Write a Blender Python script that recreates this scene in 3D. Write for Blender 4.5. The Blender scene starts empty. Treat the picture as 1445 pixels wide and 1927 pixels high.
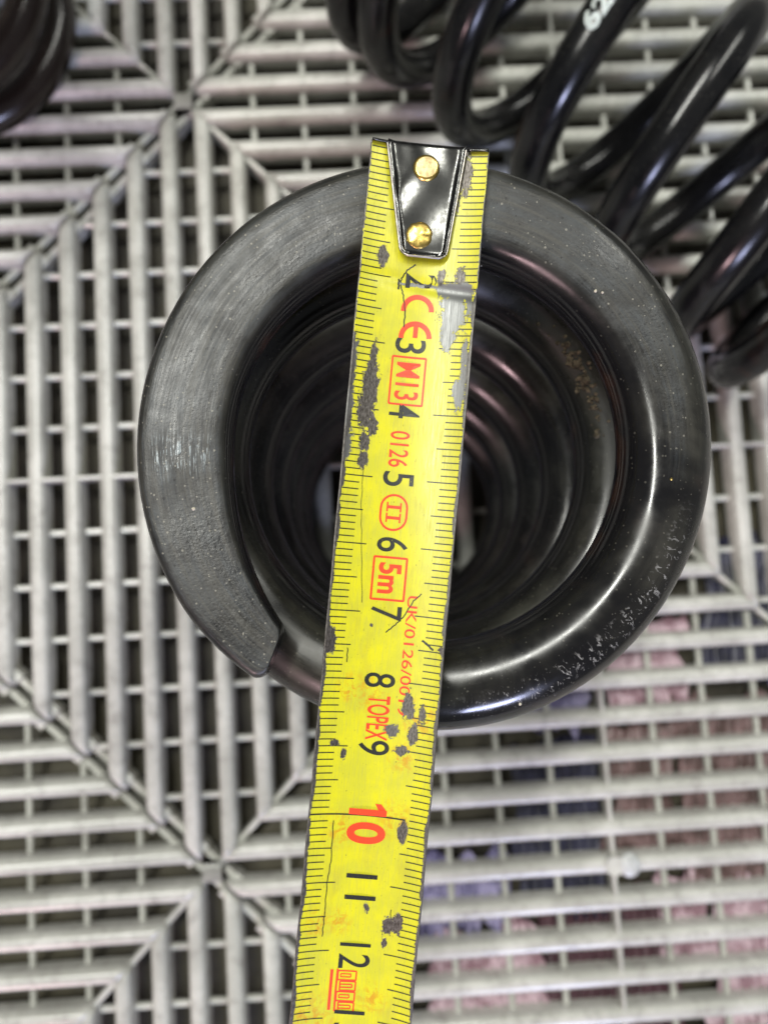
import bpy, bmesh, math, random
import numpy as np
from mathutils import Vector, Matrix, noise as mnoise

random.seed(7); rng = np.random.default_rng(7)
P = 0.4 / 22 / math.sqrt(2)          # pitch of the floor ribs in metres (a 40 cm tile)
CM = 0.01
sc = bpy.context.scene
col = sc.collection

# ------------------------------------------------------------------ camera
RM = np.array([[0.99808964, -0.05532592, 0.02749756],
               [0.05309981, 0.99569426, 0.07598254],
               [-0.03158297, -0.07437727, 0.99672992]])     # rows: camera right, up, back
CAM = np.array([4.52401831, -3.03041885, 21.63640448])
FPX = 1447.0
cd = bpy.data.cameras.new('camera'); cam = bpy.data.objects.new('camera', cd); col.objects.link(cam)
M = Matrix.Identity(4)
for i in range(3):
    for j in range(3): M[i][j] = RM[j][i]
    M[i][3] = CAM[i] * P
cam.matrix_world = M
cd.sensor_fit = 'VERTICAL'; cd.sensor_height = 24.0; cd.sensor_width = 18.0
cd.lens = FPX / 1927 * 24
cd.clip_start = 0.003; cd.clip_end = 50
cd.dof.use_dof = True; cd.dof.focus_distance = 9.15 * P; cd.dof.aperture_fstop = 9.5
sc.camera = cam
sc.render.resolution_x = 767; sc.render.resolution_y = 1024

# ------------------------------------------------------------------ world and lamps
w = bpy.data.worlds.new('World'); sc.world = w; w.use_nodes = True
w.node_tree.nodes['Background'].inputs[0].default_value = (0.84, 0.86, 0.87, 1)
w.node_tree.nodes['Background'].inputs[1].default_value = 0.15
sc.view_settings.view_transform = 'Standard'; sc.view_settings.look = 'None'
sc.view_settings.exposure = 0.0; sc.view_settings.gamma = 1.0


def lamp(name, loc, target, sx, sy, power, color, axis=(1, 0, 0)):
    l = bpy.data.lights.new(name, 'AREA'); l.shape = 'RECTANGLE'; l.size = sx; l.size_y = sy
    l.energy = power; l.color = color
    o = bpy.data.objects.new(name, l); col.objects.link(o)
    d = Vector(target) - Vector(loc)
    zl = -d.normalized(); xl = (Vector(axis) - zl * Vector(axis).dot(zl)).normalized(); yl = zl.cross(xl)
    o.rotation_euler = Matrix((xl, yl, zl)).transposed().to_euler()
    o.location = loc
    return o


T0 = (5.3 * P, -1.5 * P, 6 * P)
lamp('tube_lamp_near', (-0.42, 0.42, 2.0), T0, 1.5, 0.08, 42, (1.0, 1.0, 0.93), (0.62, 0.78, 0))
lamp('tube_lamp_far', (1.15, 0.95, 1.9), T0, 1.5, 0.08, 16, (1.0, 1.0, 0.93), (0.62, 0.78, 0))
lamp('window_warm', (-0.75, -1.55, 0.80), T0, 0.30, 0.30, 14, (1.0, 0.66, 0.70))
lamp('window_cool', (0.35, -1.75, 0.80), T0, 0.42, 0.30, 20, (0.62, 0.67, 1.0))

# ------------------------------------------------------------------ helpers


def unp(u, v, z):
    d = RM.T @ np.array([(u - 722.5) / FPX, -(v - 963.5) / FPX, -1.0])
    return CAM + d * ((z - CAM[2]) / d[2])


def link(name, me, mat=None, parent=None):
    o = bpy.data.objects.new(name, me); col.objects.link(o)
    if parent is not None: o.parent = parent
    if mat is not None and not me.materials: me.materials.append(mat)
    return o


def mesh(name, V, F, smooth=True):
    me = bpy.data.meshes.new(name)
    me.from_pydata([tuple(map(float, v)) for v in V], [], [tuple(map(int, f)) for f in F])
    me.update()
    if smooth: me.polygons.foreach_set('use_smooth', [True] * len(me.polygons))
    return me


def bm_mesh(name, bm, smooth=False):
    me = bpy.data.meshes.new(name); bm.to_mesh(me); bm.free()
    if smooth: me.polygons.foreach_set('use_smooth', [True] * len(me.polygons))
    return me


def fattr(me, name, arr):
    a = me.attributes.new(name, 'FLOAT', 'POINT'); a.data.foreach_set('value', np.asarray(arr, dtype=np.float32))


def tag(o, label=None, cat=None, group=None, kind=None):
    if label: o['label'] = label
    if cat: o['category'] = cat
    if group: o['group'] = group
    if kind: o['kind'] = kind
    return o


class N:
    """tiny shader graph helper"""
    def __init__(s, name):
        s.m = bpy.data.materials.new(name); s.m.use_nodes = True
        s.t = s.m.node_tree; s.b = s.t.nodes['Principled BSDF']; s.out = s.t.nodes['Material Output']
    def n(s, typ, **kw):
        x = s.t.nodes.new(typ)
        for k, v in kw.items():
            if k.startswith('i_'):
                key = k[2:].replace('_', ' ')
                x.inputs[key].default_value = v
            else: setattr(x, k, v)
        return x
    def l(s, a, b): s.t.links.new(a, b)
    def noise(s, vec, scale, detail=3, rough=0.55, dist=0.0):
        x = s.n('ShaderNodeTexNoise'); x.inputs['Scale'].default_value = scale
        x.inputs['Detail'].default_value = detail; x.inputs['Roughness'].default_value = rough
        x.inputs['Distortion'].default_value = dist
        if vec is not None: s.l(vec, x.inputs['Vector'])
        return x.outputs[0]
    def math(s, op, a, b=None, c=None, clamp=False):
        x = s.n('ShaderNodeMath', operation=op, use_clamp=clamp)
        for i, v in enumerate((a, b, c)):
            if v is None: continue
            if isinstance(v, (int, float)): x.inputs[i].default_value = v
            else: s.l(v, x.inputs[i])
        return x.outputs[0]
    def ramp(s, f, a, b, lo=0.0, hi=1.0):
        x = s.n('ShaderNodeMapRange', interpolation_type='SMOOTHSTEP')
        s.l(f, x.inputs[0]); x.inputs[1].default_value = a; x.inputs[2].default_value = b
        x.inputs[3].default_value = lo; x.inputs[4].default_value = hi
        return x.outputs[0]
    def mix(s, f, a, b):
        x = s.n('ShaderNodeMix', data_type='RGBA')
        if isinstance(f, (int, float)): x.inputs[0].default_value = f
        else: s.l(f, x.inputs[0])
        for i, v in ((6, a), (7, b)):
            if isinstance(v, tuple): x.inputs[i].default_value = v + (1,) if len(v) == 3 else v
            else: s.l(v, x.inputs[i])
        return x.outputs[2]
    def attr(s, name): 
        return s.n('ShaderNodeAttribute', attribute_name=name).outputs['Fac']
    def map(s, vec, scale):
        x = s.n('ShaderNodeMapping'); s.l(vec, x.inputs[0]); x.inputs['Scale'].default_value = scale
        return x.outputs[0]
    def bump(s, h, strength, dist):
        x = s.n('ShaderNodeBump'); x.inputs['Strength'].default_value = strength
        x.inputs['Distance'].default_value = dist; s.l(h, x.inputs['Height']); return x.outputs[0]
    def set(s, **kw):
        for k, v in kw.items():
            key = k.replace('_', ' ')
            if isinstance(v, (int, float)): s.b.inputs[key].default_value = v
            elif isinstance(v, tuple): s.b.inputs[key].default_value = v + (1,) if len(v) == 3 else v
            else: s.l(v, s.b.inputs[key])


# ------------------------------------------------------------------ materials
def mat_plastic():
    g = N('grey_floor_plastic'); tc = g.n('ShaderNodeTexCoord')
    geo = g.n('ShaderNodeNewGeometry').outputs['Position']
    f = g.noise(geo, 45, 5, 0.6); f2 = g.noise(geo, 900, 4, 0.7)
    sp = g.ramp(g.noise(geo, 380, 3, 0.6), 0.63, 0.72)
    c = g.mix(g.ramp(f, 0.38, 0.66), (0.455, 0.46, 0.415), (0.60, 0.605, 0.555))
    f3 = g.noise(geo, 170, 5, 0.7)
    c = g.mix(g.ramp(f3, 0.48, 0.70, 0.0, 0.55), c, (0.22, 0.21, 0.19))
    c = g.mix(g.math('MULTIPLY', f2, 0.4), c, (0.26, 0.25, 0.235))
    c = g.mix(g.math('MULTIPLY', sp, 0.5), c, (0.20, 0.18, 0.14))
    g.set(Base_Color=c, Roughness=g.ramp(f, 0.3, 0.7, 0.15, 0.28), Normal=g.bump(f2, 0.12, 0.0004))
    return g.m


def mat_underlay():
    g = N('dirty_underlay'); geo = g.n('ShaderNodeNewGeometry').outputs['Position']
    big = g.noise(geo, 30, 4, 0.6); fine = g.noise(geo, 500, 4, 0.65)
    dirt = g.mix(g.ramp(big, 0.35, 0.65), (0.022, 0.020, 0.012), (0.080, 0.073, 0.042))
    dirt = g.mix(g.math('MULTIPLY', fine, 0.6), dirt, (0.05, 0.04, 0.03))
    g.set(Base_Color=dirt, Roughness=0.6, Normal=g.bump(fine, 0.5, 0.001))
    return g.m


def mat_sheet(name, a, b, rough=0.4):
    g = N(name); geo = g.n('ShaderNodeNewGeometry').outputs['Position']
    f = g.noise(geo, 130, 5, 0.7)
    g.set(Base_Color=g.mix(g.ramp(f, 0.40, 0.60), a, b), Roughness=rough)
    return g.m


def mat_spring(name='black_spring_paint', dusty=1.0, tint=(0.0055, 0.0055, 0.0062), tint2=(0.014, 0.010, 0.009)):
    g = N(name)
    geo = g.n('ShaderNodeNewGeometry'); uv = g.n('ShaderNodeUVMap', uv_map='UVMap').outputs[0]
    obj = g.n('ShaderNodeTexCoord').outputs['Object']
    nz = g.n('ShaderNodeSeparateXYZ'); g.l(geo.outputs['Normal'], nz.inputs[0])
    flat = g.attr('flat')
    n1 = g.noise(obj, 90, 6, 0.62, 0.4); n2 = g.noise(obj, 700, 4, 0.65); n3 = g.noise(obj, 2600, 2, 0.6)
    streak = g.noise(g.map(uv, (45, 26, 1)), 1.0, 5, 0.6)          # drawn along the wire
    streak2 = g.noise(g.map(uv, (26, 110, 1)), 1.0, 5, 0.62, 0.3)
    up = g.ramp(nz.outputs[2], 0.30, 0.95)
    dust = g.math('MULTIPLY', up, g.ramp(g.noise(obj, 42, 5, 0.6, 0.3), 0.30, 0.72))
    dust = g.math('MULTIPLY', dust, g.ramp(g.noise(g.map(uv, (14, 16, 1)), 1.0, 4, 0.6, 0.3), 0.30, 0.65, 0.45, 1.0))
    dustf = g.math('MULTIPLY', dust, 0.60 * dusty)
    fm = g.math('MULTIPLY', flat, g.ramp(streak2, 0.32, 0.66, 0.30, 0.95))
    fm = g.math('MULTIPLY', fm, g.ramp(n1, 0.25, 0.65, 0.75, 1.0))
    base = g.mix(g.ramp(n1, 0.55, 0.75), tint, tint2)
    base = g.mix(dustf, base, (0.085, 0.083, 0.062))
    fcol = g.mix(g.ramp(g.noise(g.map(uv, (34, 9, 1)), 1.0, 8, 0.72, 0.15), 0.36, 0.64), (0.011, 0.011, 0.010), (0.044, 0.051, 0.053))
    fcol = g.mix(g.ramp(g.noise(g.map(uv, (9, 34, 1)), 1.0, 6, 0.7, 0.3), 0.47, 0.60, 0.0, 0.65), fcol, (0.062, 0.059, 0.045))
    base = g.mix(fm, base, fcol)
    # fine grit that sits on the ground face, light and dark
    vo = g.n('ShaderNodeTexVoronoi'); vo.inputs['Scale'].default_value = 2400; g.l(obj, vo.inputs['Vector'])
    vo.inputs['Randomness'].default_value = 1.0
    thr = g.n('ShaderNodeSeparateColor'); g.l(vo.outputs['Color'], thr.inputs[0])
    dot = g.math('LESS_THAN', vo.outputs['Distance'], g.math('MULTIPLY', g.math('POWER', thr.outputs[0], 14.0), 0.46))
    dotl = g.math('MULTIPLY', g.math('MULTIPLY', dot, g.ramp(nz.outputs[2], 0.2, 0.7)), g.math('ADD', g.math('MULTIPLY', flat, 0.7), 0.3))
    base = g.mix(g.math('MULTIPLY', dotl, 0.6), base, (0.26, 0.25, 0.20))
    vo2 = g.n('ShaderNodeTexVoronoi'); vo2.inputs['Scale'].default_value = 1500; g.l(obj, vo2.inputs['Vector'])
    thr2 = g.n('ShaderNodeSeparateColor'); g.l(vo2.outputs['Color'], thr2.inputs[0])
    pit = g.math('LESS_THAN', vo2.outputs['Distance'], g.math('MULTIPLY', g.math('POWER', thr2.outputs[1], 4.0), 0.30))
    pit = g.math('MULTIPLY', pit, flat)
    base = g.mix(g.math('MULTIPLY', pit, 0.8), base, (0.006, 0.006, 0.006))
    # scratches and chips: windows in the wire's own (turn, girth) coordinates
    su = g.n('ShaderNodeSeparateXYZ'); g.l(uv, su.inputs[0]); U, Vv = su.outputs[0], su.outputs[1]

    def win(x, a, b, s): return g.math('MULTIPLY', g.ramp(x, a - s, a + s), g.ramp(x, b - s, b + s, 1.0, 0.0))
    sx = g.noise(g.map(uv, (260, 24, 1)), 1.0, 4, 0.7, 1.2)
    scr = g.math('MULTIPLY', win(U, 0.70, 0.86, 0.03), win(Vv, 0.150, 0.225, 0.02))
    scr = g.math('MULTIPLY', scr, g.ramp(sx, 0.57, 0.61))
    scr = g.math('MULTIPLY', scr, g.ramp(n2, 0.40, 0.50))
    chip = g.math('MULTIPLY', win(U, 0.868, 0.905, 0.008), win(Vv, 0.010, 0.040, 0.008))
    chip = g.math('MULTIPLY', chip, g.ramp(n2, 0.50, 0.56))
    rub = g.math('MULTIPLY', win(U, 0.128, 0.150, 0.008), g.math('MULTIPLY', flat, win(Vv, 0.16, 0.34, 0.03)))
    rub = g.math('MULTIPLY', rub, g.ramp(g.noise(g.map(uv, (30, 60, 1)), 1.0, 5, 0.7, 2.0), 0.50, 0.58))
    base = g.mix(scr, base, (0.21, 0.21, 0.20)); base = g.mix(chip, base, (0.42, 0.40, 0.36))
    base = g.mix(g.math('MULTIPLY', g.math('MULTIPLY', rub, g.ramp(n2, 0.40, 0.58)), 0.7), base, (0.30, 0.36, 0.37))
    # brown tint in patches on sideways and downward faces
    brown_tint = g.math('MULTIPLY', g.ramp(g.noise(obj, 55, 5, 0.65), 0.56, 0.70), g.ramp(nz.outputs[2], 0.5, 0.0))
    base = g.mix(g.math('MULTIPLY', brown_tint, 0.8), base, (0.045, 0.022, 0.014))
    r = g.ramp(n1, 0.3, 0.7, 0.07, 0.15)
    if dusty > .5: r = g.math('ADD', r, g.ramp(n1, 0.35, 0.65, 0.03, 0.10))
    if dusty < .5: r = g.math('ADD', r, 0.10)
    r = g.math('ADD', r, g.math('MULTIPLY', dustf, 0.55))
    r = g.math('ADD', r, g.math('MULTIPLY', flat, g.ramp(streak2, 0.30, 0.70, 0.08, 0.24)), clamp=True)
    r = g.math('SUBTRACT', r, g.math('MULTIPLY', rub, 0.2))
    h = g.math('ADD', g.math('MULTIPLY', n2, 0.5), g.math('MULTIPLY', n3, 0.25))
    h = g.math('ADD', h, g.math('MULTIPLY', dotl, 0.8)); h = g.math('SUBTRACT', h, g.math('MULTIPLY', pit, 1.2))
    h = g.math('ADD', h, g.math('MULTIPLY', g.math('MULTIPLY', streak, flat), 0.7))
    bs = g.n('ShaderNodeBump'); g.l(h, bs.inputs['Height']); bs.inputs['Distance'].default_value = 0.00025
    g.l(g.math('ADD', g.math('MULTIPLY', flat, 0.42), 0.03), bs.inputs['Strength'])
    g.set(Base_Color=base, Roughness=r, Normal=bs.outputs[0], IOR=1.5)
    return g.m


def worn_mask(g):
    """bare metal where the tape's wear field plus noise passes a threshold"""
    uv = g.n('ShaderNodeUVMap', uv_map='UVMap').outputs[0]
    e = g.noise(uv, 11.0, 7, 0.75, 0.5)
    ns = g.noise(g.map(uv, (2.0, 9.0, 1)), 2.0, 5, 0.7)
    f = g.math('ADD', g.attr('wear'), g.math('MULTIPLY', g.math('SUBTRACT', e, 0.5), 1.9))
    e2 = g.noise(g.map(uv, (3.2, 6.5, 1)), 1.0, 3, 0.6, 0.8)
    f = g.math('ADD', f, g.math('MULTIPLY', g.math('SUBTRACT', e2, 0.5), 0.9))
    f = g.math('ADD', f, g.math('MULTIPLY', g.math('SUBTRACT', ns, 0.5), 0.35))
    g.half = g.ramp(f, 0.22, 0.50)
    return g.ramp(f, 0.49, 0.52), uv


def mat_tape():
    g = N('yellow_tape_paint'); m, uv = worn_mask(g)
    streak = g.noise(g.map(uv, (0.9, 16.0, 1)), 3.0, 5, 0.65)       # UV: x along the blade in cm, y across
    blot = g.noise(uv, 2.2, 4, 0.6); gr = g.noise(g.map(uv, (1, 2.4, 1)), 16.0, 4, 0.7)
    y = g.mix(g.ramp(blot, 0.35, 0.65), (0.63, 0.60, 0.012), (0.53, 0.52, 0.026))
    y = g.mix(g.ramp(streak, 0.45, 0.75, 0.0, 0.5), y, (0.36, 0.35, 0.05))
    sp = g.ramp(g.noise(g.map(uv, (1.4, 5.0, 1)), 9.0, 4, 0.75, 0.4), 0.645, 0.69)
    y = g.mix(g.math('MULTIPLY', sp, 0.85), y, (0.05, 0.045, 0.02))
    hf = g.math('MULTIPLY', g.half, g.ramp(g.noise(g.map(uv, (1.5, 6.0, 1)), 14.0, 5, 0.8, 0.4), 0.42, 0.60))
    y = g.mix(g.math('MULTIPLY', hf, 0.45), y, (0.20, 0.185, 0.05))
    gm = g.ramp(g.noise(g.map(uv, (0.5, 1.6, 1)), 1.6, 5, 0.7, 0.5), 0.50, 0.72, 0.0, 0.32)
    y = g.mix(gm, y, (0.36, 0.30, 0.04))
    st = g.math('MULTIPLY', g.attr('stain'), g.ramp(g.noise(uv, 9, 5, 0.7, 0.6), 0.45, 0.62))
    y = g.mix(g.math('MULTIPLY', st, 0.75), y, (0.55, 0.22, 0.01))
    metal = g.mix(g.ramp(gr, 0.35, 0.65), (0.055, 0.048, 0.040), (0.17, 0.155, 0.14))
    metal = g.mix(g.attr('bright'), metal, (0.20, 0.205, 0.20))
    c = g.mix(m, y, metal)
    met = g.math('MULTIPLY', m, 0.75)
    h = g.math('ADD', g.math('MULTIPLY', m, -1.0), g.math('MULTIPLY', streak, 0.25))
    h = g.math('ADD', h, g.math('MULTIPLY', gr, 0.12))
    g.set(Base_Color=c, Metallic=met, Roughness=g.math('ADD', g.ramp(streak, 0.3, 0.7, 0.27, 0.45), g.math('MULTIPLY', m, 0.12)), Normal=g.bump(h, 0.35, 0.00008))
    return g.m


def mat_print(name, c):
    g = N(name); m, uv = worn_mask(g)
    gaps = g.ramp(g.noise(g.map(uv, (1.2, 4.0, 1)), 14.0, 4, 0.75), 0.60, 0.66)
    vis = g.math('MAXIMUM', m, g.math('MULTIPLY', gaps, 0.75))
    g.set(Base_Color=c, Roughness=0.42)
    tr = g.n('ShaderNodeBsdfTransparent'); mx = g.n('ShaderNodeMixShader')
    g.l(vis, mx.inputs[0]); g.l(g.b.outputs[0], mx.inputs[1]); g.l(tr.outputs[0], mx.inputs[2])
    g.l(mx.outputs[0], g.out.inputs[0])
    return g.m


def mat_simple(name, c, rough, metal=0.0, bump=0.0, scale=600, var=0.3):
    g = N(name); obj = g.n('ShaderNodeTexCoord').outputs['Object']
    f = g.noise(obj, scale, 4, 0.65)
    d = tuple(x * (1 - var) for x in c)
    g.set(Base_Color=g.mix(g.ramp(f, 0.35, 0.65), c, d), Roughness=g.ramp(f, 0.3, 0.7, rough, rough * 1.5), Metallic=metal)
    if bump: g.set(Normal=g.bump(f, bump, 0.0002))
    return g.m


M_PLASTIC = mat_plastic(); M_UNDER = mat_underlay(); M_SPRING = mat_spring(); M_TAPE = mat_tape()
M_BLACK = mat_print('black_print', (0.012, 0.014, 0.012)); M_RED = mat_print('red_print', (0.80, 0.055, 0.012))
M_WHITE = mat_simple('white_paint_print', (0.66, 0.72, 0.68), 0.5)
M_STEEL = mat_simple('dark_polished_steel', (0.13, 0.13, 0.125), 0.17, 1.0, 0, 900, 0.6)
def steel_waves():
    nt = M_STEEL.node_tree; b = nt.nodes['Principled BSDF']
    tc = nt.nodes.new('ShaderNodeTexCoord'); nz = nt.nodes.new('ShaderNodeTexNoise'); nz.inputs['Scale'].default_value = 85; nz.inputs['Detail'].default_value = 0
    nz.inputs['Distortion'].default_value = 1.2
    bp = nt.nodes.new('ShaderNodeBump'); bp.inputs['Strength'].default_value = 1.0; bp.inputs['Distance'].default_value = .0013
    nt.links.new(tc.outputs['Object'], nz.inputs['Vector']); nt.links.new(nz.outputs[0], bp.inputs['Height']); nt.links.new(bp.outputs[0], b.inputs['Normal'])


steel_waves()
M_RIM = mat_simple('bare_steel_edge', (0.42, 0.39, 0.36), 0.28, 1.0)
M_BRASS = mat_simple('brass', (0.86, 0.62, 0.17), 0.24, 1.0, 0.3, 500, 0.25)
M_BRASSTOP = mat_simple('filed_brass', (0.58, 0.46, 0.24), 0.42, 1.0, 0.5, 900, 0.2)
M_GRIT = mat_simple('grit', (0.15, 0.12, 0.075), 0.8, 0.0, 0.5, 900, 0.7)
M_FLECK = mat_simple('pale_fleck', (0.62, 0.58, 0.46), 0.7)

# ------------------------------------------------------------------ floor: underlay, three tiles of ribs
s_ = 11.0
HR = 0.62                                     # rib height in pitches
PROF = [(-.25, -HR), (-.24, -.25), (-.215, -.12), (-.17, -.05), (-.11, -.012), (-.045, 0), (.045, 0), (.11, -.012), (.17, -.05), (.215, -.12), (.24, -.25), (.25, -HR)]
rib_cache = {}


def rib_mesh(k, ga, gb):
    """rib at offset k+.5 from its diamond's centre, along local y, both ends mitred; ga/gb: seam gaps"""
    key = (k, ga, gb)
    if key in rib_cache: return rib_cache[key]
    o = k + 0.5; V = []; n = len(PROF)
    rings = []
    for e in (0, 1, 2, 3):
        ring = []
        for (x, z) in PROF:
            L = s_ - (o + x)
            if e == 0: y, zz = -(L - gb), z
            elif e == 3: y, zz = (L - ga), z
            else:
                y, zz = (-(L - gb) + .18 if e == 1 else (L - ga) - .18), z
            if e in (0, 3):
                gg = gb if e == 0 else ga
                if gg > 0.01: zz = z - 0.05 * (1 if z > -.3 else 0)
            V.append(((x) * P, y * P, zz * P)); ring.append(len(V) - 1)
        rings.append(ring)
    F = []
    for a, b in zip(rings[:-1], rings[1:]):
        for i in range(n - 1): F.append((a[i], b[i], b[i + 1], a[i + 1]))
    F.append(tuple(rings[0])); F.append(tuple(reversed(rings[-1])))
    me = mesh('rib', V, F, smooth=False)
    for p in me.polygons: p.use_smooth = len(p.vertices) == 4
    me.materials.append(M_PLASTIC)
    rib_cache[key] = me
    return me


def bar(bm, a, b, wd, z0, z1, bev=0.25):
    """bar from a to b (pitches), with its upper edges chamfered"""
    a = Vector((a[0], a[1], 0)) * P; b = Vector((b[0], b[1], 0)) * P
    d = (b - a).normalized(); nrm = Vector((-d.y, d.x, 0)) * (wd * P / 2)
    pr = [(-1, z0), (-1, z1 - bev * wd), (-.5, z1), (.5, z1), (1, z1 - bev * wd), (1, z0)]
    ra = [bm.verts.new(a + nrm * q + Vector((0, 0, z * P))) for q, z in pr]
    rb = [bm.verts.new(b + nrm * q + Vector((0, 0, z * P))) for q, z in pr]
    for i in range(5): bm.faces.new((ra[i], ra[i + 1], rb[i + 1], rb[i]))
    bm.faces.new(ra[::-1]); bm.faces.new(rb)
    bmesh.ops.recalc_face_normals(bm, faces=bm.faces)


ZF = -1.15
bm = bmesh.new()
nx = 90
for iy in range(nx + 1):
    for ix in range(nx + 1):
        x = (ix / nx - .5) * 150; y = (iy / nx - .5) * 150
        z = ZF + .05 * mnoise.noise(Vector((x * .4, y * .4, 0)))
        bm.verts.new((x * P, y * P, z * P))
bm.verts.ensure_lookup_table()
for iy in range(nx):
    for ix in range(nx):
        a = iy * (nx + 1) + ix
        bm.faces.new([bm.verts[q] for q in (a, a + 1, a + nx + 2, a + nx + 1)])
floor = link('floor', bm_mesh('floor', bm, True), M_UNDER)
tag(floor, kind='structure')

bar_cache = {}


def crossbar_mesh(L, wd, z1, a_gap=0.0):
    key = (L, wd, z1)
    if key not in bar_cache:
        bm = bmesh.new(); bar(bm, (0, -L), (0, L), wd, -.5, z1)
        me = bm_mesh('crossbar', bm); me.materials.append(M_PLASTIC); bar_cache[key] = me
    return bar_cache[key]


def tile_frame_mesh():
    """diagonal rim, inner diagonal braces and hub blocks of one tile, centred on the tile"""
    bm = bmesh.new(); E = 22.0
    c = [(E, 0), (0, E), (-E, 0), (0, -E)]
    for i in range(4):                                    # rim, just inside the tile's outline
        a = Vector(c[i] + (0,)); b = Vector(c[(i + 1) % 4] + (0,))
        d = (b - a).normalized(); inn = Vector((-d.y, d.x, 0)) * .21
        a2 = a + inn + d * .21; b2 = b + inn - d * .21
        bar(bm, a2, b2, .20, -.9, -.38)
        for k in range(22):                               # lugs that bridge the rim to the ribs
            q = a2 + (b2 - a2) * ((k + .5) / 22)
            bar(bm, q - d * .17 + inn * .1, q + d * .17 + inn * .1, .30, -.8, -.26, .12)
    bar(bm, (-11, -11), (11, 11), .16, -.8, -.20); bar(bm, (-11, 11), (11, -11), .16, -.8, -.203)
    for (x, y) in [(0, 0), (11, 11), (-11, 11), (11, -11), (-11, -11)]:
        bar(bm, (x - .26, y), (x + .26, y), .5, -.8, -.06, .1)
    me = bm_mesh('floor_tile', bm); me.materials.append(M_PLASTIC)
    return me


frame_me = tile_frame_mesh()


def tile(cx, cy, joined=False):
    t = link('floor_tile', frame_me, None, floor); t.location = (cx * P, cy * P, 0)
    bmj = bmesh.new() if joined else None

    def put(name, me, x, y, rot):
        if joined:
            tmp = bmesh.new(); tmp.from_mesh(me)
            tmp.transform(Matrix.Translation((x * P, y * P, 0)) @ Matrix.Rotation(rot, 4, 'Z'))
            mm = bpy.data.meshes.new('tmp'); tmp.to_mesh(mm); tmp.free(); bmj.from_mesh(mm); bpy.data.meshes.remove(mm)
        else:
            o = bpy.data.objects.new(name, me); col.objects.link(o); o.parent = t
            o.location = (x * P, y * P, 0); o.rotation_euler = (0, 0, rot)
    # diamonds of the tile (relative centres): V at (-11,0),(11,0); H at (0,11),(0,-11)
    for (dx, dy, hor) in ((-11, 0, 0), (11, 0, 0), (0, 11, 1), (0, -11, 1)):
        for rot2 in (0, 1):                # the two halves
            ang = (math.pi / 2 if hor else 0) + math.pi * rot2
            R = Matrix.Rotation(ang, 2)
            gaps = []
            for sgn in (1, -1):            # end towards local +y / -y of that half
                mid = R @ Vector((5.5, 5.5 * sgn))
                q = (abs(dx + mid.x) + abs(dy + mid.y))
                gaps.append(0.06 if q > 21.5 else 0.0)
            for k in range(11):
                pos = R @ Vector((k + .5, 0))
                put('rib', rib_mesh(k, gaps[0], gaps[1]), dx + pos.x, dy + pos.y, ang)
        for j in range(-7, 8):
            off = j * 1.5
            L = s_ - abs(off) - .3
            if L < .8: continue
            me = crossbar_mesh(round(L, 2), .11 if j == 0 else .165, -.035 if j == 0 else -.36)
            pos = Vector((off, 0)) if hor else Vector((0, off))
            put('crossbar', me, dx + pos.x, dy + pos.y, 0 if hor else math.pi / 2)
    if joined:
        o = link('rib_grid', bm_mesh('rib_grid', bmj), M_PLASTIC, t); o['kind'] = 'stuff'
        return t, o
    return t


T_main = tile(11, 0); tile(-11, 22); tile(-11, -22)
jt, jo = tile(33, 22, True)
for (cx_, cy_) in ((33, -22), (-33, 0), (11, 44), (11, -44), (55, 0)):
    t = jt.copy(); col.objects.link(t); t.parent = floor; t.location = (cx_ * P, cy_ * P, 0)
    g_ = jo.copy(); col.objects.link(g_); g_.parent = t

# connecting peg with its gloss highlight built as a pale dome, on the rib line at the lower right
bm = bmesh.new()
bmesh.ops.create_cone(bm, cap_ends=True, segments=20, radius1=.30 * P, radius2=.26 * P, depth=.3 * P)
o = link('peg', bm_mesh('peg', bm), M_PLASTIC, T_main); o.location = (0 * P, -11.5 * P, -.11 * P)
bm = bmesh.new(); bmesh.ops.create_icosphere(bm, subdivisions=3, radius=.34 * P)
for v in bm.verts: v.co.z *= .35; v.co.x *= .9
o = link('peg_glint', bm_mesh('peg_glint', bm, True), mat_simple('glint_white', (.55, .57, .56), .3), T_main)
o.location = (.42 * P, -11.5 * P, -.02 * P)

# pink, violet and dark patches seen through the slots at the lower right: corrugated sheets lying under the tile
sheet_mats = [mat_sheet('pink_sheet', (0.24, 0.14, 0.17), (0.52, 0.39, 0.44)), mat_sheet('rust_sheet', (0.060, 0.034, 0.030), (0.18, 0.115, 0.115)),
        mat_sheet('violet_sheet', (0.13, 0.12, 0.24), (0.36, 0.33, 0.52)), mat_sheet('wine_sheet', (0.035, 0.012, 0.018), (0.07, 0.03, 0.04)),
        mat_sheet('navy_sheet', (0.010, 0.010, 0.022), (0.03, 0.03, 0.06))]


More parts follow.
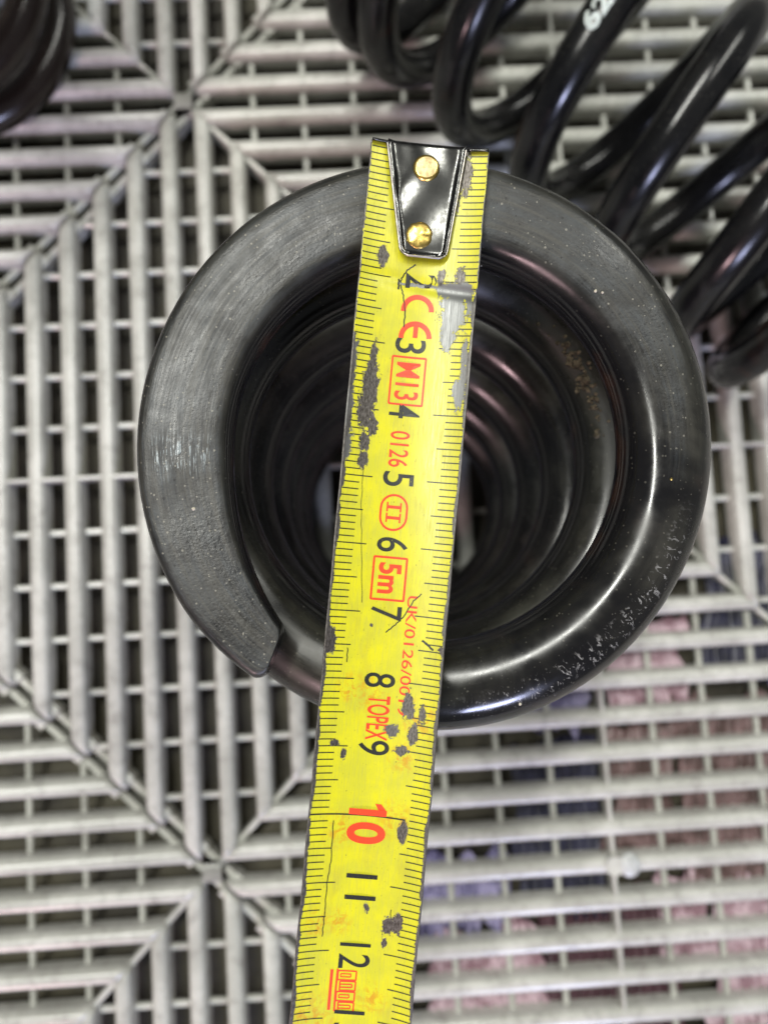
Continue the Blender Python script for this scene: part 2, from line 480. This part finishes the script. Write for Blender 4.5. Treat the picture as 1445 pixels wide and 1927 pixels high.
def sheet(x0, y0, x1, y1, mi, z, pitch=.21, ang=0.0, edge=.35, seed=0):
    """a corrugated sheet with a ragged outline"""
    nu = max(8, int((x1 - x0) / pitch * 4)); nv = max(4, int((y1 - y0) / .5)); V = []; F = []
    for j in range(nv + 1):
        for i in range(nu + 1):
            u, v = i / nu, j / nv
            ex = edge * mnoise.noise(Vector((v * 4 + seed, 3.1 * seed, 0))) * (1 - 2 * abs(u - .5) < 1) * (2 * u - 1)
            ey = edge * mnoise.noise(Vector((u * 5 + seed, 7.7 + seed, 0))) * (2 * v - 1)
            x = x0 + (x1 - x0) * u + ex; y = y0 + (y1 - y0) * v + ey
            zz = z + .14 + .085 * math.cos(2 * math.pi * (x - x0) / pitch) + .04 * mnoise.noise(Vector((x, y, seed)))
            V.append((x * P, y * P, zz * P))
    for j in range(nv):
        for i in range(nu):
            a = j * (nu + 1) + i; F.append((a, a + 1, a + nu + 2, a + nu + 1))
    me = mesh('sheet_mesh', V, F); me.materials.append(sheet_mats[mi])
    o = link('underfloor_sheet', me, None, floor)
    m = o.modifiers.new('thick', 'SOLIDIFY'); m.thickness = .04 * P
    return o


# x, y in pitches around the lower-right part of the picture
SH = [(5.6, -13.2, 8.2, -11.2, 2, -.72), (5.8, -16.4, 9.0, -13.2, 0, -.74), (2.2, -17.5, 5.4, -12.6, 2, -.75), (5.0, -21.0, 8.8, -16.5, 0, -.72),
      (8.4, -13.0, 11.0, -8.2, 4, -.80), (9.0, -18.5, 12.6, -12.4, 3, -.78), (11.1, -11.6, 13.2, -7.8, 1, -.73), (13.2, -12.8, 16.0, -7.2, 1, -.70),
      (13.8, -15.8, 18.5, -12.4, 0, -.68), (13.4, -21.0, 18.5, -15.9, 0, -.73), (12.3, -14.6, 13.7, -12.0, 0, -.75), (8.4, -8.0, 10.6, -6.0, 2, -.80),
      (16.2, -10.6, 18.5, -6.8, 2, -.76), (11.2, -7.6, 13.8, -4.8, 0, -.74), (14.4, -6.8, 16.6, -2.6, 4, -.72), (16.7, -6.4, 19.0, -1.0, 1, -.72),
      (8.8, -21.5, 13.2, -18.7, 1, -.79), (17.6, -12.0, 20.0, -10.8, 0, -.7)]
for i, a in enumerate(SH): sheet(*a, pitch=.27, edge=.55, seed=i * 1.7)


# ------------------------------------------------------------------ coil springs
R_C, R_W, HT, NT = 2.92, 0.565, 22.75, 6.5
KX = [0, .25, .5, .7, .85, 1.0, 1.25, 1.5]
KZ = [-.50, -.60, -.76, -1.04, -1.45, -2.12, -3.0, -4.0]


def zkey(p):
    if p <= 1.5:
        # smoothed piecewise-linear
        return sum(np.interp(min(max(p + d, 0), 1.5), KX, KZ) + max(0, p + d - 1.5) * -4.21 for d in (-.07, -.035, 0, .035, .07)) / 5
    return -4.0 - (p - 1.5) * (HT / 2 - 4.0) / (NT / 2 - 1.5)


def zc(p): return zkey(p) if p < NT / 2 else -HT - zkey(NT - p)


def spring_mesh(theta0, place, per=110, seg=44, name='coil_spring', rw=1.0, zs=1.0):
    """right-handed coil with closed, ground ends; the upper end's tip sits at theta0. place(x, y, z) -> world pitches"""
    n = int(NT * per); V = []; UV = []; FL = []; rows = []
    ps = list(np.linspace(0, NT, n + 1))
    fine = [0.0003, .0007, .0012, .002, .003, .0042, .0055, .008, .012]
    ps = sorted(set(ps + fine + [NT - q for q in fine]))
    k = .075
    for p in ps:
        th0 = theta0 - 2 * math.pi * p; c = zc(p) * zs; row = []
        e = min(p, NT - p); top = p < NT / 2
        tz = .70 + .30 * min(1, (e / .34)) ** .8           # forged thinner towards the tip
        ti = .22 + .78 * math.sin(min(1, e / .15) * math.pi / 2)
        rd = math.sqrt(max(0, 1 - (1 - min(1, (e + .0002) / .006)) ** 2)); rd = .55 + .45 * rd
        for j in range(seg):
            al = 2 * math.pi * j / seg; ca, sa = math.cos(al), math.sin(al)
            ro = ca * (ti if ca < 0 else (.86 + .14 * min(1, e / .05))); 
            zo = sa * (tz if (sa < 0) == top else 1.0)
            if e < .34: ro = math.copysign(abs(ro) ** (1 - .18 * (1 - e / .34)), ro)
            th = th0 + (.038 * ro * math.exp(-e / .05) if top else 0)
            rad = (1 if abs(e) > .006 else rd)
            R = R_C + rw * R_W * ro * rad + (R_W * .25 * (1 - rad)); z = c + rw * zo * (rad ** .6)
            z0 = z
            # ground faces
            z = -k * math.log(math.exp(-min(z, 3) / k / 1.0) + 1.0) if z > -3 else z
            zb = -HT * zs - z
            if zb > -3: zb = -k * math.log(math.exp(-min(zb, 3) / k) + 1.0); z = -HT * zs - zb
            FL.append(min(1, max(0, (z0 + .02) / .10)) if top else 0.0)
            wob = 1 + .0018 * math.sin(th * 3 + 1) + .001 * math.sin(p * 17)
            x, y = R * wob * math.cos(th), R * wob * math.sin(th)
            V.append(np.array(place(x, y, z * R_W)) * P); row.append(len(V) - 1)
        rows.append((row, p))
    F = []; uvs = []
    for (a, pa), (b, pb) in zip(rows[:-1], rows[1:]):
        for j in range(seg):
            j2 = (j + 1) % seg
            F.append((a[j], a[j2], b[j2], b[j])); v0, v1 = j / seg, (j + 1) / seg
            uvs += [pa, v0, pa, v1, pb, v1, pb, v0]
    # end caps
    for (r, p), rev in ((rows[0], True), (rows[-1], False)):
        F.append(tuple(reversed(r)) if rev else tuple(r)); uvs += [p, 0] * len(r)
    me = mesh(name, V, F)
    uvl = me.uv_layers.new(name='UVMap'); uvl.data.foreach_set('uv', uvs)
    fattr(me, 'flat', FL)
    me.materials.append(M_SPRING)
    return me


def recalc(me):
    bm = bmesh.new(); bm.from_mesh(me); bmesh.ops.recalc_face_normals(bm, faces=bm.faces); bm.to_mesh(me); bm.free()


TOP = np.array([5.41, -1.63, 12.76]); BOT = np.array([5.62, -1.42, 12.76 - HT * R_W])
TILT = 0.060


def place_main(x, y, z):
    t = max(0, 1 + z / (HT * R_W))                        # 1 at the top, 0 at the floor
    c = BOT + (TOP - BOT) * t
    return (c[0] + x, c[1] + y, TOP[2] + z + TILT * t ** 1.5 * y)


S_main = link('coil_spring', spring_mesh(math.radians(229), place_main), None); recalc(S_main.data)
tag(S_main, 'upright black coil spring seen down its bore, with the yellow tape across its ground end', 'coil spring', 'black coil springs')

local = spring_mesh(math.radians(229), lambda x, y, z: (x, y, z + 1.1 * HT * R_W / 2), per=80, seg=32, rw=.89, zs=1.1); recalc(local)
# spring lying on its side, upper right
zz = R_C + .89 * R_W
L0 = unp(560, -30, zz); L1 = unp(1400, 735, zz)
ax = (L1 - L0); ax /= np.linalg.norm(ax); nn = np.array([-ax[1], ax[0], 0])
mid = L1 - ax * (1.1 * HT * R_W / 2) + nn * (R_C + .89 * R_W)
M_SPRING2 = mat_spring('clean_black_spring_paint', .18, (0.0045, 0.0045, 0.005), (0.009, 0.007, 0.007))
M_SPRING3 = mat_spring('black_paint_brown_reflection', .12, (0.014, 0.010, 0.008), (0.034, 0.021, 0.016))  # brown reflection on this spring is tinted into its base colour
local.materials[0] = M_SPRING2
Sl = link('coil_spring', local)
az = Vector(-ax); e1 = Vector((0, 0, 1)).cross(az).normalized(); e2 = az.cross(e1)
PH = math.radians(150)
rot = Matrix((e1, e2, az)).transposed() @ Matrix.Rotation(PH, 3, 'Z')
Sl.matrix_world = Matrix.Translation(Vector(mid) * P) @ rot.to_4x4()
tag(Sl, 'black coil spring lying on its side behind the measured one, white digits on its wire', 'coil spring', 'black coil springs')
# spring standing at the upper left corner
Ss = Sl.copy(); Ss.data = local.copy(); Ss.data.materials[0] = M_SPRING3; col.objects.link(Ss)
Ss.matrix_world = Matrix.Translation(Vector((-6.28, 13.2, 1.1 * HT * R_W / 2)) * P) @ Matrix.Rotation(math.radians(150), 4, 'Z')
tag(Ss, 'black coil spring cut off by the upper left corner, brown reflection tinted into its turns', 'coil spring', 'black coil springs')

# ------------------------------------------------------------------ text helper (builtin font, converted to mesh)
def text_shape(body, height, length=None, bold=0.0):
    """2-D verts/faces: x reading direction, y up; centred; scaled to height (and length)"""
    cu = bpy.data.curves.new('t', 'FONT'); cu.body = body; cu.size = 1; cu.offset = bold; cu.resolution_u = 6
    ob = bpy.data.objects.new('t', cu); col.objects.link(ob)
    dg = bpy.context.evaluated_depsgraph_get(); me = bpy.data.meshes.new_from_object(ob.evaluated_get(dg))
    bm = bmesh.new(); bm.from_mesh(me)
    bmesh.ops.triangulate(bm, faces=bm.faces)
    V = np.array([v.co[:2] for v in bm.verts]); bm.verts.index_update()
    F = [tuple(v.index for v in f.verts) for f in bm.faces]; bm.free()
    bpy.data.objects.remove(ob); bpy.data.curves.remove(cu); bpy.data.meshes.remove(me)
    lo, hi = V.min(0), V.max(0); V = V - (lo + hi) / 2
    V[:, 1] *= height / (hi[1] - lo[1]); V[:, 0] *= (length or height * (hi[0] - lo[0]) / (hi[1] - lo[1])) / (hi[0] - lo[0])
    return V, F


# white digits on the lying spring's wire
def wire_frame(p, al, lift=1.01):
    th = math.radians(229) - 2 * math.pi * p
    R = R_C + .89 * R_W * lift * math.cos(al); z = 1.1 * zc(p) * R_W + .89 * R_W * lift * math.sin(al) + 1.1 * HT * R_W / 2
    return Vector((R * math.cos(th), R * math.sin(th), z)) * P


def wire_text(body, p0, al0, h, L):
    V, F = text_shape(body, h, L, .035)
    out = []
    for x, y in V:
        out.append(wire_frame(p0 - x / (2 * math.pi * (R_C + R_W)), al0 + y / (.89 * R_W)))
    return mesh('printed_digits', out, F, False)


def print_on_lying(p0, al0):
    me = wire_text('62.', p0, al0, .42, .86); me.materials.append(M_WHITE)
    o = bpy.data.objects.new('printed_digits', me); col.objects.link(o); o.parent = Sl
    return o


digits = print_on_lying(2.856, 0.22)

# ------------------------------------------------------------------ tape measure blade
pc = CM / P                                              # pitches per cm
PA = np.array([5.568, 1.839, 13.03]); dd = np.array([-0.1463, -1.0, -0.0643]); dd /= np.linalg.norm(dd)
side = np.cross(dd, [0, 0, 1]); side = -side if side[0] < 0 else side; side /= np.linalg.norm(side)
tup = np.cross(side, dd); tup = tup if tup[2] > 0 else -tup
S_MAX = 15.2; WT = 1.86


def zlift(s, wn):
    """height in cm above the blade's base line; wn in -1..1"""
    flat_end = 1 - .35 * math.exp(-(s / 1.2) ** 2)
    curl = .175 * wn * wn * flat_end
    crease = -.055 * math.exp(-((s - 2.08 - .10 * wn) / .10) ** 2) * (0.35 + .65 * (wn > -2) * (wn * .5 + .5))
    return curl + crease + .012 * math.sin(s * 1.3 + wn) * (s > 2)


def tp(s, wc, off=0.0):
    """point on the blade: s cm from the hook, wc cm across (arc), off cm above its face"""
    wn = wc / (WT / 2)
    x = wc * (1 - .055 * wn * wn)
    edge = .003 * math.sin(s * 4.1) * wn ** 4
    q = PA + (dd * s + side * (x + edge) + tup * (zlift(s, wn) + off)) * pc
    return q * P


# wear patches: (s, w, ds, dw, strength, bright)
def sw(u, v):
    s = (v - 277) / 125.6; cx_ = 811 - (v - 277) * 0.0920
    return s, (u - cx_) / 125.6


PT = []


def patch(u, v, hu, hv, k=1.0, br=0.0):
    s, c = sw(u, v); PT.append((s, c, hv / 125.6, hu / 125.6, k, br))


for a in [(862, 545, 30, 14, 1.3, 1), (855, 585, 20, 42, 1.2, 1), (845, 630, 12, 28, 1.0, .9), (800, 538, 42, 3, 1.1, 1), (888, 560, 8, 25, 1, .8),
          (868, 517, 9, 20, 1.0, .1), (833, 520, 8, 14, .9, .1), (721, 492, 8, 16, 1.25, 0), (876, 325, 14, 42, 1.15, .0), (862, 378, 8, 22, .9, .0),
          (703, 685, 8, 26, 1.0, 0), (697, 735, 13, 42, 1.25, 0), (688, 780, 15, 32, 1.2, 0), (700, 812, 10, 16, 1.1, 0), (686, 842, 9, 18, 1.05, 0), (684, 874, 8, 15, 1.15, 0),
          (658, 690, 10, 42, 1.1, .5), (650, 780, 10, 70, 1.15, .5), (645, 850, 14, 26, 1.1, .6), (866, 738, 9, 24, 1.3, .9), (876, 690, 6, 50, 1.0, .7),
          (768, 1325, 11, 22, 1.1, .1), (797, 1336, 7, 18, 1.0, .1), (778, 1376, 9, 17, 1.15, .1), (738, 1372, 12, 12, 1.0, .3), (757, 1408, 12, 8, 1.05, .1),
          (617, 1213, 12, 19, 1.5, 0), (760, 1556, 8, 16, 1.4, 0), (730, 1731, 8, 13, 1.3, 0), (750, 1725, 8, 14, 1.3, 0), (724, 1762, 5, 12, .95, 0),
          (690, 1704, 5, 8, 1.0, .1), (632, 1402, 9, 6, 1.0, 0), (648, 1420, 5, 9, .9, 0), (838, 1215, 9, 9, .9, 0), (700, 1180, 3, 4, 1.1, 0)]:
    patch(*a)
STN = [sw(660, 1300) + (.25,), sw(700, 1305) + (.3,), sw(760, 1420) + (.25,), sw(640, 1560) + (.3,), sw(745, 1535) + (.3,), sw(600, 1735) + (.25,),
       sw(575, 1915) + (.5,), sw(790, 1345) + (.35,), sw(700, 1870) + (.25,), sw(560, 1890) + (.3,), sw(640, 1730) + (.2,)]


def field(S, W):
    we = np.zeros_like(S) - .12; br = np.zeros_like(S); st = np.zeros_like(S)
    for s, c, ds, dw, k, b in PT:
        d = np.sqrt(((S - s) / ds) ** 2 + ((W - c) / dw) ** 2)
        f = k * np.clip(1.12 - .58 * d, -.2, .85)
        br = np.where(f > np.maximum(we, .2), b, br); we = np.maximum(we, f)
    h = WT / 2
    nz = .5 + .5 * np.sin(S * 2.3 + 1) * np.sin(S * 5.9 + np.sign(W))
    wl = np.where(W < 0, np.where(S < 2.9, .015, np.where(S < 5.2, .075, .050)), np.where(S < 2.2, .012, np.where(S < 4, .055, .042)))
    ed = np.clip(1.0 - (h - np.abs(W) - wl * (.55 + .9 * nz)) / .055, -.2, 1.4) - .45
    br = np.where((ed > we) & (ed > .1), np.where(W < 0, .12, .30), br); we = np.maximum(we, ed)
    for s, c, r in STN: st = np.maximum(st, np.clip(1.2 - np.hypot(S - s, W - c) / r, 0, 1))
    return we, br, st


def put_attrs(me, SW):
    S = np.array([a[0] for a in SW]); W = np.array([a[1] for a in SW]); we, br, st = field(S, W)
    fattr(me, 'wear', we); fattr(me, 'bright', br); fattr(me, 'stain', st)
    uvl = me.uv_layers.new(name='UVMap')
    li = np.empty(len(me.loops), dtype=np.int32); me.loops.foreach_get('vertex_index', li)
    uvl.data.foreach_set('uv', np.column_stack([S[li], W[li]]).ravel())


tape = bpy.data.objects.new('tape_measure', None); col.objects.link(tape); tape.empty_display_size = .01
tag(tape, 'worn yellow tape measure blade with black and red print laid across the upright spring', 'tape measure')


def build_blade():
    ns, nw = 640, 72; V = []; SW = []; F = []
    for i in range(ns + 1):
        s = S_MAX * i / ns
        for j in range(nw + 1):
            wc = -WT / 2 + WT * j / nw
            ss = s
            if i == 0:                                    # rounded corners at the hook end
                a = abs(wc) / (WT / 2); ss = .07 * max(0, (a - .86) / .14) ** 2
            V.append(tp(ss, wc)); SW.append((ss, wc))
    for i in range(ns):
        for j in range(nw):
            a = i * (nw + 1) + j; F.append((a, a + nw + 1, a + nw + 2, a + 1))
    me = mesh('blade', V, F); put_attrs(me, SW); me.materials.append(M_TAPE); me.materials.append(M_RIM)
    o = link('blade', me, None, tape)
    m = o.modifiers.new('thick', 'SOLIDIFY'); m.thickness = .018 * CM; m.offset = -1; m.material_offset_rim = 1
    return o


build_blade()
PRB, PRR = [[], [], []], [[], [], []]                      # V, SW, F


def add_print(store, V2, F, s0, w0, rot=0.0, off=.004):
    """V2: x reading (down the blade), y up (to the right of the blade)"""
    b = len(store[0]); c, sn = math.cos(rot), math.sin(rot)
    for x, y in V2:
        s = s0 + x * c - y * sn; ww = w0 + x * sn + y * c
        store[0].append(tp(s, ww, off)); store[1].append((s, ww))
    store[2] += [tuple(b + q for q in f) for f in F]


def quadstrip(pts, wd):
    V = []; F = []
    for i, (x, y) in enumerate(pts):
        a = pts[max(0, i - 1)]; c = pts[min(len(pts) - 1, i + 1)]
        dx, dy = c[0] - a[0], c[1] - a[1]; L = math.hypot(dx, dy) or 1
        nx_, ny_ = -dy / L * wd / 2, dx / L * wd / 2
        V += [(x + nx_, y + ny_), (x - nx_, y - ny_)]
        if i: F.append((2 * i - 2, 2 * i - 1, 2 * i + 1, 2 * i))
    return V, F


def tick(s, w0, w1, wd=.0155):
    n = max(2, int(abs(w1 - w0) / .04))
    pts = [(s, w0 + (w1 - w0) * i / n) for i in range(n + 1)]
    V, F = quadstrip(pts, wd); add_print(PRB, V, F, 0, 0)


for i in range(1, 151):
    s = i * .1; e = WT / 2 - .02
    if s > S_MAX: break
    L = .50 if i % 10 == 0 else (.40 if i % 5 == 0 else .30)
    if i == 100: tick(s, -e, .55, .022); tick(s, e - .30, e); continue
    if i < 20: L += .04
    tick(s, -e, -e + L); tick(s, e - L, e)


def txt(store, body, s, wv, h, L, bold=0.0, rot=0.0):
    V, F = text_shape(body, h, L, bold); add_print(store, V, F, s, wv, rot)


wo = -.02
txt(PRB, '2', 2.02, .05, .46, .22, .004)
for n_, s in ((3, 3.0), (4, 3.98), (5, 5.0), (6, 5.98), (7, 7.0), (8, 8.0), (9, 9.0)):
    txt(PRB, str(n_), s, wo, .46, .215, .004)
V, F = [(-.045 + .0, -.28), (.045, -.28), (.045, .28), (-.045, .28), (-.045, .15), (-.13, .10), (-.13, .19), (-.03, .28)], [(0, 1, 2, 3), (4, 5, 6, 7)]
add_print(PRR, V, F, 9.95, wo); txt(PRR, '0', 10.26, wo, .58, .32, .03)
for n_, s in (('11', 11.05), ('12', 12.07), ('13', 13.07), ('14', 14.07)): txt(PRB, n_, s, wo, .46, .38, .002)
txt(PRR, 'M13', 3.53, wo, .36, .56, .012); txt(PRR, '0126', 4.55, -.05, .29, .54, .006)
txt(PRR, '5m', 6.48, wo, .34, .46, .03); txt(PRR, 'UK/0126/0019', 7.60, .36, .16, 1.78, .004)
txt(PRR, 'TOPEX', 8.56, .0, .33, .66, .012)


def rect_line(store, s0, s1, w0, w1, wd, r=0.0):
    pts = []
    rr = max(r, .012)
    for cx_, cy_, a0 in ((s1 - rr, w1 - rr, 0), (s0 + rr, w1 - rr, 90), (s0 + rr, w0 + rr, 180), (s1 - rr, w0 + rr, 270)):
        for k in range(7):
            a = math.radians(a0 + 15 * k); pts.append((cx_ + rr * math.cos(a), cy_ + rr * math.sin(a)))
    dense = []
    pts.append(pts[0])
    for a, b in zip(pts[:-1], pts[1:]):
        m = max(1, int(math.hypot(b[0] - a[0], b[1] - a[1]) / .05))
        for k in range(m): dense.append((a[0] + (b[0] - a[0]) * k / m, a[1] + (b[1] - a[1]) * k / m))
    dense.append(pts[0])
    V, F = quadstrip(dense, wd); add_print(store, V, F, 0, 0)


rect_line(PRR, 3.17, 3.88, wo - .25, wo + .25, .028); rect_line(PRR, 6.17, 6.80, wo - .25, wo + .24, .032)
rect_line(PRR, 5.24, 5.76, -.24, .15, .032, .19)
for sx_ in (5.42, 5.58):                                  # serifed numeral two
    V, F = quadstrip([(sx_, -.14), (sx_, -.05), (sx_, .05)], .045); add_print(PRR, V, F, 0, 0)
    for wv in (-.145, .055):
        V, F = quadstrip([(sx_ - .07, wv), (sx_ + .07, wv)], .025); add_print(PRR, V, F, 0, 0)
for s0, mid_ in ((2.47, False), (2.87, True)):             # the CE mark's two arches
    pts = [(s0 - .21 * math.cos(math.radians(a)), .035 + .21 * math.sin(math.radians(a))) for a in range(-95, 96, 8)]
    V, F = quadstrip(pts, .075); add_print(PRR, V, F, 0, 0)
    if mid_:
        V, F = quadstrip([(s0 - .20, .035), (s0 - .1, .035), (s0 + .0, .035)], .07); add_print(PRR, V, F, 0, 0)
# blocky red maker's logo with its underline
V, F = quadstrip([(12.28 + .06 * k, -.335) for k in range(11)], .045); add_print(PRR, V, F, 0, 0)
for k in range(4):
    a = 12.30 + k * .155
    rect_line(PRR, a, a + .135, -.24 + (.04 if k % 2 else 0), .03, .022)
    rect_line(PRR, a + .045, a + .09, -.20, -.05 + (.03 if k % 2 else 0), .018)
V, F = quadstrip([(12.27, -.25), (12.60, -.255), (12.90, -.25)], .03); add_print(PRR, V, F, 0, 0)


def crack(pts, wd=.014):
    q = [sw(*p) for p in pts]; d = []
    for a, b in zip(q[:-1], q[1:]):
        for k in range(6):
            t = k / 6; d.append((a[0] + (b[0] - a[0]) * t, a[1] + (b[1] - a[1]) * t + .006 * math.sin(k * 2.1 + a[0] * 9)))
    d.append(q[-1]); V, F = quadstrip(d, wd); add_print(PRB, V, F, 0, 0, 0, .005)


crack([(784, 500), (768, 512), (757, 528), (755, 540), (760, 560), (764, 590), (761, 620)], .018)
crack([(795, 1114), (780, 1128), (760, 1160), (745, 1176), (727, 1192)], .016)
crack([(629, 1545), (624, 1620), (617, 1660), (612, 1720), (608, 1758)], .014)
crack([(684, 880), (680, 960), (681, 1030), (682, 1140)], .008)
crack([(737, 1700), (736, 1728)], .012); crack([(655, 1225), (653, 1252)], .014)
crack([(796, 1200), (806, 1206), (818, 1216)], .03); crack([(752, 530), (751, 550)], .03)

for store, mat, nm in ((PRB, M_BLACK, 'black_print'), (PRR, M_RED, 'red_print')):
    me = mesh(nm, store[0], store[2], False); put_attrs(me, store[1]); link(nm, me, mat, tape)


# hook: dished plate with rolled bright rims, two rivets, lip turned down over the blade's end
def build_hook():
    hook = None
    ns, nw = 44, 30; V = []; F = []; s0, s1 = .05, 1.70

    def half(s):
        t = (s - s0) / (s1 - s0); h = .585 + (.335 - .585) * t
        if s > s1 - .13: h -= .13 - math.sqrt(max(0, .13 ** 2 - (s - s1 + .13) ** 2))
        return h
    wc0 = -.055

    def cen(s): return wc0 + .10 * (s / 1.7)

    def base(s, x):
        u = x / half(s) if half(s) else 0
        rise = .055 + .045 * math.exp(-((1 - abs(u)) / .10) ** 2) + .03 * math.exp(-((s1 - s) / .05) ** 2)
        return PA * P + (dd * s + side * (cen(s) + x) + tup * (.02 + rise - .010 * math.cos(u * 2))) * CM
    for i in range(ns + 1):
        s = s0 + (s1 - s0) * i / ns
        for j in range(nw + 1): V.append(base(s, half(s) * (2 * j / nw - 1)))
    for i in range(ns):
        for j in range(nw):
            a = i * (nw + 1) + j; F.append((a, a + nw + 1, a + nw + 2, a + 1))
    # roll over the end and down
    first = [j for j in range(nw + 1)]
    prev = first
    for k in range(1, 12):
        ang = min(1, k / 5) * math.pi / 2; down = 0 if k <= 5 else (k - 5) * .13
        row = []
        for j in range(nw + 1):
            u = 2 * j / nw - 1; wide = half(s0) + max(0, (k - 2)) * 0.0
            p = V[first[j]] + (-dd * (.045 * math.sin(ang)) - tup * (.045 * (1 - math.cos(ang)) + down)) * CM
            V.append(p); row.append(len(V) - 1)
        for j in range(nw): F.append((prev[j], prev[j + 1], row[j + 1], row[j]))
        prev = row
    me = mesh('hook', V, F); me.materials.append(M_STEEL)
    hook = link('hook', me, None, tape)
    m = hook.modifiers.new('thick', 'SOLIDIFY'); m.thickness = .04 * CM; m.offset = 1
    # bright rim that follows the plate's outline
    path = [base(s0 + (s1 - .12 - s0) * i / 24, -half(s0 + (s1 - .12 - s0) * i / 24)) for i in range(25)]
    for k in range(1, 8):
        s = s1 - .12 + .12 * math.sin(k / 8 * math.pi / 2); path.append(base(s, -half(s)))
    path.append(base(s1, -half(s1)))
    pr = [base(s, half(s)) for s in [s0 + (s1 - .12 - s0) * i / 24 for i in range(25)]]
    for k in range(1, 8):
        s = s1 - .12 + .12 * math.sin(k / 8 * math.pi / 2); pr.append(base(s, half(s)))
    path += pr[::-1]
    cu = bpy.data.curves.new('rim', 'CURVE'); cu.dimensions = '3D'; sp = cu.splines.new('POLY'); sp.points.add(len(path) - 1)
    for q, pnt in zip(path, sp.points): pnt.co = tuple(q) + (1,)
    cu.bevel_depth = .020 * CM; cu.bevel_resolution = 3
    ob = bpy.data.objects.new('t', cu); col.objects.link(ob)
    me = bpy.data.meshes.new_from_object(ob.evaluated_get(bpy.context.evaluated_depsgraph_get()))
    bpy.data.objects.remove(ob)
    me.materials.clear(); link('hook_rim', me, M_RIM, hook)
    # ears: the wider lip behind, bent down past the blade's end on either side
    for sg in (-1, 1):
        V = []; F = []
        for i in range(7):
            for j in range(7):
                x = sg * (.56 + .30 * j / 6); a = i / 6 * math.pi / 2
                top = .05 + .13 * (x / .95) ** 2 
                q = PA * P + (dd * (.05 - .06 * math.sin(a)) + side * (x + .0) + tup * (top + .045 - .10 * (1 - math.cos(a)) - (.35 if i == 6 else 0))) * CM
                V.append(q)
        for i in range(6):
            for j in range(6):
                a = i * 7 + j; F.append((a, a + 1, a + 8, a + 7) if sg > 0 else (a, a + 7, a + 8, a + 1))
        o = link('hook_ear', mesh('hook_ear', V, F), M_STEEL, hook)
        m = o.modifiers.new('thick', 'SOLIDIFY'); m.thickness = .035 * CM
    # rivets
    for (u, v, r, filed) in ((803, 322, .205, True), (789, 449, .22, False)):
        s, c = sw(u, v); bm = bmesh.new()
        prof = [(0, .082), (.75, .080), (.90, .066), (1.0, .038), (1.02, 0)] if filed else [(0, .070), (.3, .078), (.72, .066), (.92, .045), (1.0, .015), (1.02, 0)]
        rings = []
        for pr_, h in prof:
            if pr_ == 0: rings.append([bm.verts.new((0, 0, h * CM))]); continue
            rings.append([bm.verts.new((r * pr_ * math.cos(t) * CM, r * pr_ * math.sin(t) * CM, (h + (0 if filed else .016 * mnoise.noise(Vector((pr_ * 3 * math.cos(t), pr_ * 3 * math.sin(t), 2))))) * CM)) for t in [2 * math.pi * q / 28 for q in range(28)]])
        for q in range(28): bm.faces.new((rings[0][0], rings[1][q], rings[1][(q + 1) % 28]))
        for a, b in zip(rings[1:-1], rings[2:]):
            for q in range(28): bm.faces.new((a[q], b[q], b[(q + 1) % 28], a[(q + 1) % 28]))
        me = bm_mesh('rivet', bm, True); me.materials.append(M_BRASS)
        if filed:
            me.materials.append(M_BRASSTOP)
            for p in me.polygons:
                if len(p.vertices) == 3: p.material_index = 1; p.use_smooth = False
        o = link('rivet', me, None, hook)
        Rr = Matrix((Vector(side), Vector(-dd), Vector(tup))).transposed()
        o.matrix_world = Matrix.Translation(Vector(PA * P + (dd * s + side * c + tup * .062) * CM)) @ Rr.to_4x4()


build_hook()

# ------------------------------------------------------------------ dirt crumbs between the turns, pale flecks
def crumb_mesh(seed, r):
    bm = bmesh.new(); bmesh.ops.create_icosphere(bm, subdivisions=1, radius=r)
    for v in bm.verts: v.co *= 1 + .45 * mnoise.noise(v.co / r * 1.3 + Vector((seed, 0, 0)))
    return bm


def on_main(p, al, lift=1.0):
    th = math.radians(229) - 2 * math.pi * p
    R = R_C + R_W * lift * math.cos(al); z = min(zc(p) + lift * math.sin(al), 0) * R_W
    return np.array(place_main(R * math.cos(th), R * math.sin(th), z)) * P


allbm = bmesh.new(); rr = random.Random(4)
for i in range(130):
    p = 1 + rr.gauss(.562, .022); al = math.radians(rr.gauss(119, 6))
    r = abs(rr.gauss(.012, .016)) + .008
    b = crumb_mesh(i, r * P); b.transform(Matrix.Translation(Vector(on_main(p, al, 1.03))))
    mm = bpy.data.meshes.new('t'); b.to_mesh(mm); b.free(); allbm.from_mesh(mm); bpy.data.meshes.remove(mm)
g_ = link('grit', bm_mesh('grit', allbm), M_GRIT)
tag(g_, 'dry brown grit caught on the second turn inside the upright spring', 'grit', kind='stuff')

for (u, v, r_, mt) in ((1120, 548, .022, M_FLECK), (1133, 551, .018, M_FLECK), (1262, 902, .020, M_BRASS), (978, 1325, .022, M_FLECK), (365, 958, .026, M_FLECK), (905, 500, .014, M_FLECK)):
    q = unp(u, v, 12.75 + .05 * (unp(u, v, 12.7)[1] + 1.6)); b = crumb_mesh(u, r_ * P)
    c_ = Vector(q); hit, loc, nrm, idx = S_main.ray_cast(Vector(CAM * P), (c_ * P - Vector(CAM * P)).normalized())
    o = link('fleck', bm_mesh('fleck', b), mt, S_main); o.location = loc if hit else c_ * P

print('tris', sum(len(o.data.polygons) for o in bpy.data.objects if o.type == 'MESH'))
